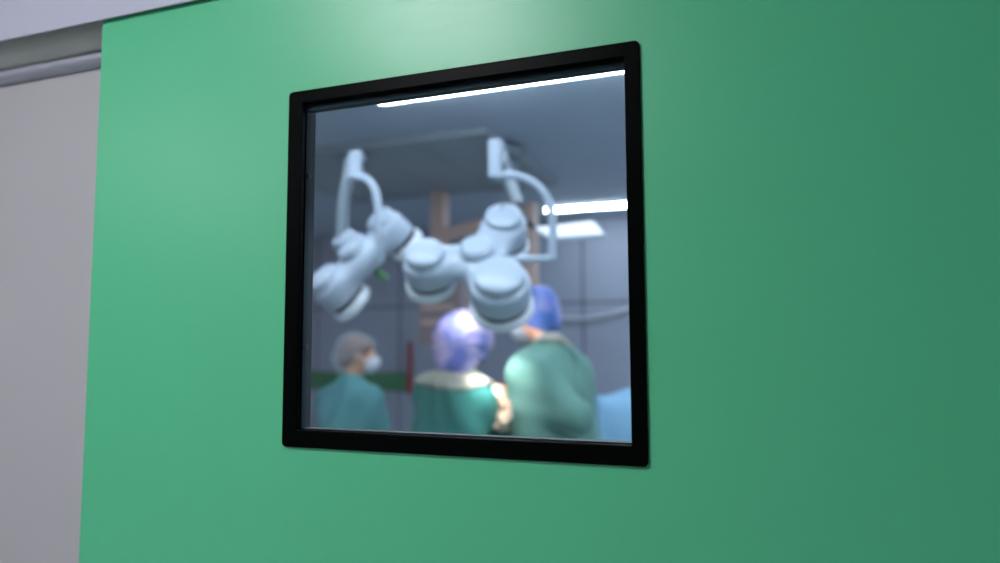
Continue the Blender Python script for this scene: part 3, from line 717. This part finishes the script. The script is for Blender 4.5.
hl = at(485, 414, 3.04); hr = at(482, 389, 3.06)
p1 = ground(444, 3.02)
person('person in a puffy violet-blue cap and teal gown, back turned, middle of the three people',
       p1, FA-0.55, 1.665, 0.16, 0.30, 0.40, (hl, hr),
       dict(gown=M['gown'], cap=M['cap'], glove=M['glove']), cap_bouffant,
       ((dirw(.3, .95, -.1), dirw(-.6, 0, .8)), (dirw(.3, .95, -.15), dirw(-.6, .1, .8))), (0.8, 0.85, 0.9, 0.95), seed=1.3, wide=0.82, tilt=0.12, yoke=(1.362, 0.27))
# right surgeon: turned to the left, head behind the lamp
p2 = ground(558, 3.15)
person('tall person in a sea-green gown and blue cap standing right, face behind the surgical light',
       p2, FA+0.95, 1.80, 0.10, 0.25, 0.35, (at(514, 406, 2.96), at(509, 394, 3.16)),
       dict(gown=M['gown2'], cap=M['cap2'], glove=M['glove']), cap_fitted,
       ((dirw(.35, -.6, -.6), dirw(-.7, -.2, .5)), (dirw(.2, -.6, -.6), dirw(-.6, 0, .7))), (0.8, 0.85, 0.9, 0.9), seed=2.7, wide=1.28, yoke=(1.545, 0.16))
# masked woman at the left, profile to the right
def cap_net(K, hp, RH, s, ax_):
    K.ell(hp(0, -0.030, 0.040), np.array((0.100, 0.120, 0.100))*s, RH, k=0.03)
    K.ell(hp(0, -0.095, -0.040), np.array((0.085, 0.070, 0.080))*s, RH, k=0.05)
    g_ = K._sub(K.lo, K.lo+K.h*(K.n-1), 0)[1:]; x, y, z = ax_(*g_, 0), ax_(*g_, 1), ax_(*g_, 2)
    K.D = np.maximum(K.D, np.minimum((y-0.01)*0.8, 0.042-z).astype(np.float32))
    K.D += (0.003*np.sin(50*x+40*y)+0.003*np.sin(60*z)).astype(np.float32)
p3 = ground(349, 3.7)
wroot, whp, wRH, ws, wJ = person('masked woman in profile with a sheer white cap and light teal gown at the left',
       p3, FA-0.65, 1.585, 0.05, -0.75, 0.05, (at(385, 470, 3.95), at(402, 475, 3.75)),
       dict(gown=M['gown3'], cap=M['netcap'], glove=M['glove']), cap_net,
       ((dirw(0, 1, -.4), dirw(0, .4, 1)), (dirw(0, 1, -.4), dirw(0, .4, 1))), (0.35, 0.4, 0.45, 0.5), seed=4.1, wide=1.1)
K = Field(np.array(whp(0, 0, 0))-0.2, np.array(whp(0, 0, 0))+0.2, 0.005)
K.ell(whp(0, -0.022, 0.030), np.array((0.084, 0.104, 0.092))*ws, wRH, k=0.02); K.ell(whp(0, -0.08, -0.03), np.array((0.06, 0.045, 0.055))*ws, wRH, k=0.03)
K.ell(whp(0, 0.10, -0.035), np.array((0.09, 0.085, 0.085))*ws, wRH, k=0.01, op='sub')
link('hair', K.mesh('hair'), M['hair'], wroot)
# spectacles-free profile: dark brow line
# ================================================================== TABLE, DRAPES, INSTRUMENTS
tc_ = at(497, 346, 4.50); tz = 0.98
ta = FA+0.03
tx = Vector((math.cos(ta), math.sin(ta), 0)); ty = Vector((-math.sin(ta), math.cos(ta), 0))
tb_ = Vector((tc_.x, tc_.y, 0))
def placed(bm, z=0): bm.transform(basis(tx, ty, up, tb_+Vector((0, 0, z)))); return bm
tbl = empty('operating_table', tb_, 'operating table on a steel column under the green drape, beyond the surgeons', 'operating table')
bm = bmesh.new(); addbox(bm, -0.95, -0.27, 0, 0.95, 0.27, 0.07); from_bm('table_top', placed(bm, tz-0.13), M['dark'], tbl, bevel=0.02, seg=3)
bm = bmesh.new(); addbox(bm, -0.16, -0.12, 0.10, 0.16, 0.12, tz-0.131); from_bm('column', placed(bm), M['steel'], tbl, bevel=0.02)
bm = bmesh.new(); addbox(bm, -0.5, -0.22, 0.0, 0.5, 0.22, 0.099); from_bm('base', placed(bm), M['steel'], tbl, bevel=0.03, seg=3)
# green drape over table and patient: bumpy sheet with hanging sides
def drape(name, hx, hy, z, hang, bump_f, m_, label, cat, tr, n=(70, 40), thick=0.004):
    bm = bmesh.new(); nx, ny = n; g_ = []
    for i in range(nx+1):
        row = []
        for j in range(ny+1):
            u = (i/nx*2-1); v = (j/ny*2-1); x = u*(hx+hang); y = v*(hy+hang)
            ox = max(0, abs(x)-hx); oy = max(0, abs(y)-hy); dz = max(ox, oy)
            xx = math.copysign(min(abs(x), hx)+0.02*min(1, ox*10)+0.05*ox, x); yy = math.copysign(min(abs(y), hy)+0.02*min(1, oy*10)+0.05*oy, y)
            wv = 0.018*min(1, dz*4)*math.sin((x if oy >= ox else y)*21+1.3)
            if oy >= ox and oy > 0: yy += math.copysign(wv, y)
            elif ox > 0: xx += math.copysign(wv, x)
            row.append(bm.verts.new(tr @ Vector((xx, yy, z-dz+bump_f(x, y)*(1 if dz == 0 else max(0, 1-dz*8))))))
        g_.append(row)
    for i in range(nx):
        for j in range(ny): bm.faces.new((g_[i][j], g_[i+1][j], g_[i+1][j+1], g_[i][j+1]))
    o = from_bm(name, bm, m_, None, smooth=True)
    md = o.modifiers.new('thick', 'SOLIDIFY'); md.thickness = thick; md.offset = 1
    return tag(o, label, cat)
patient = lambda x, y: 0.17*math.exp(-(y/0.2)**2)*(0.8+0.3*math.exp(-((x+0.5)/0.3)**2))*math.exp(-(abs(x)/0.9)**6)+0.006*math.sin(17*x+9*y)
drape('surgical_drape', 0.95, 0.28, tz-0.045, 0.45, patient, M['drape'], 'dark green surgical drape over the operating table below the lit hands', 'drape', basis(tx, ty, up, tb_))
# instrument stand under a light blue cover at the right
e3 = at(642, 420, 3.75); s3 = Vector((e3.x, e3.y, 0)); bt = basis(ty, -tx, up, s3)
ist = empty('instrument_stand', s3, 'instrument stand under the light blue cover at the right of the window', 'instrument stand')
bm = bmesh.new(); addbox(bm, -0.24, -0.19, 1.215, 0.24, 0.19, 1.23); bm.transform(bt); from_bm('tray', bm, M['steel'], ist, bevel=0.005)
bm = bmesh.new(); addbox(bm, -0.02, -0.02, 0.06, 0.02, 0.02, 1.2145); bm.transform(bt); from_bm('post', bm, M['steel'], ist, bevel=0.004)
bm = bmesh.new(); addbox(bm, -0.22, -0.18, 0.0, 0.22, 0.18, 0.0595); bm.transform(bt); from_bm('base', bm, M['steel'], ist, bevel=0.012)
drape('blue_drape', 0.26, 0.21, 1.245, 0.75, lambda x, y: 0.05*math.exp(-((x-0.05)**2+y*y)/0.02)+0.006*math.sin(30*x), M['bluedrape'],
      'light blue drape hanging over the instrument stand in the lower right corner', 'drape', bt, n=(56, 52))
# forceps between the hands
fc = at(495, 403, 3.07)
f0 = empty('forceps', fc, 'shiny steel forceps held in the brightly lit gloved hands', 'forceps')
for sgn in (-1, 1):
    tube('jaw', [fc+dirw(0.01, sgn*0.001, -0.055), fc+dirw(0, sgn*0.007, 0), fc+dirw(-0.01, sgn*0.004, 0.055)], [0.0015, 0.0035, 0.002], M['steel'], f0, 8)
# cable and conduit on the far wall at the right
cpts = bez(aty(556, 316, OY1-0.03), aty(580, 321, OY1-0.03), aty(610, 322, OY1-0.03), aty(660, 292, OY1-0.03), 16)
cable = tube('wall_cable', cpts, 0.014, M['white'], None, 10); tag(cable, 'pale sagging cable on the far wall right of the blue cap', 'cable')
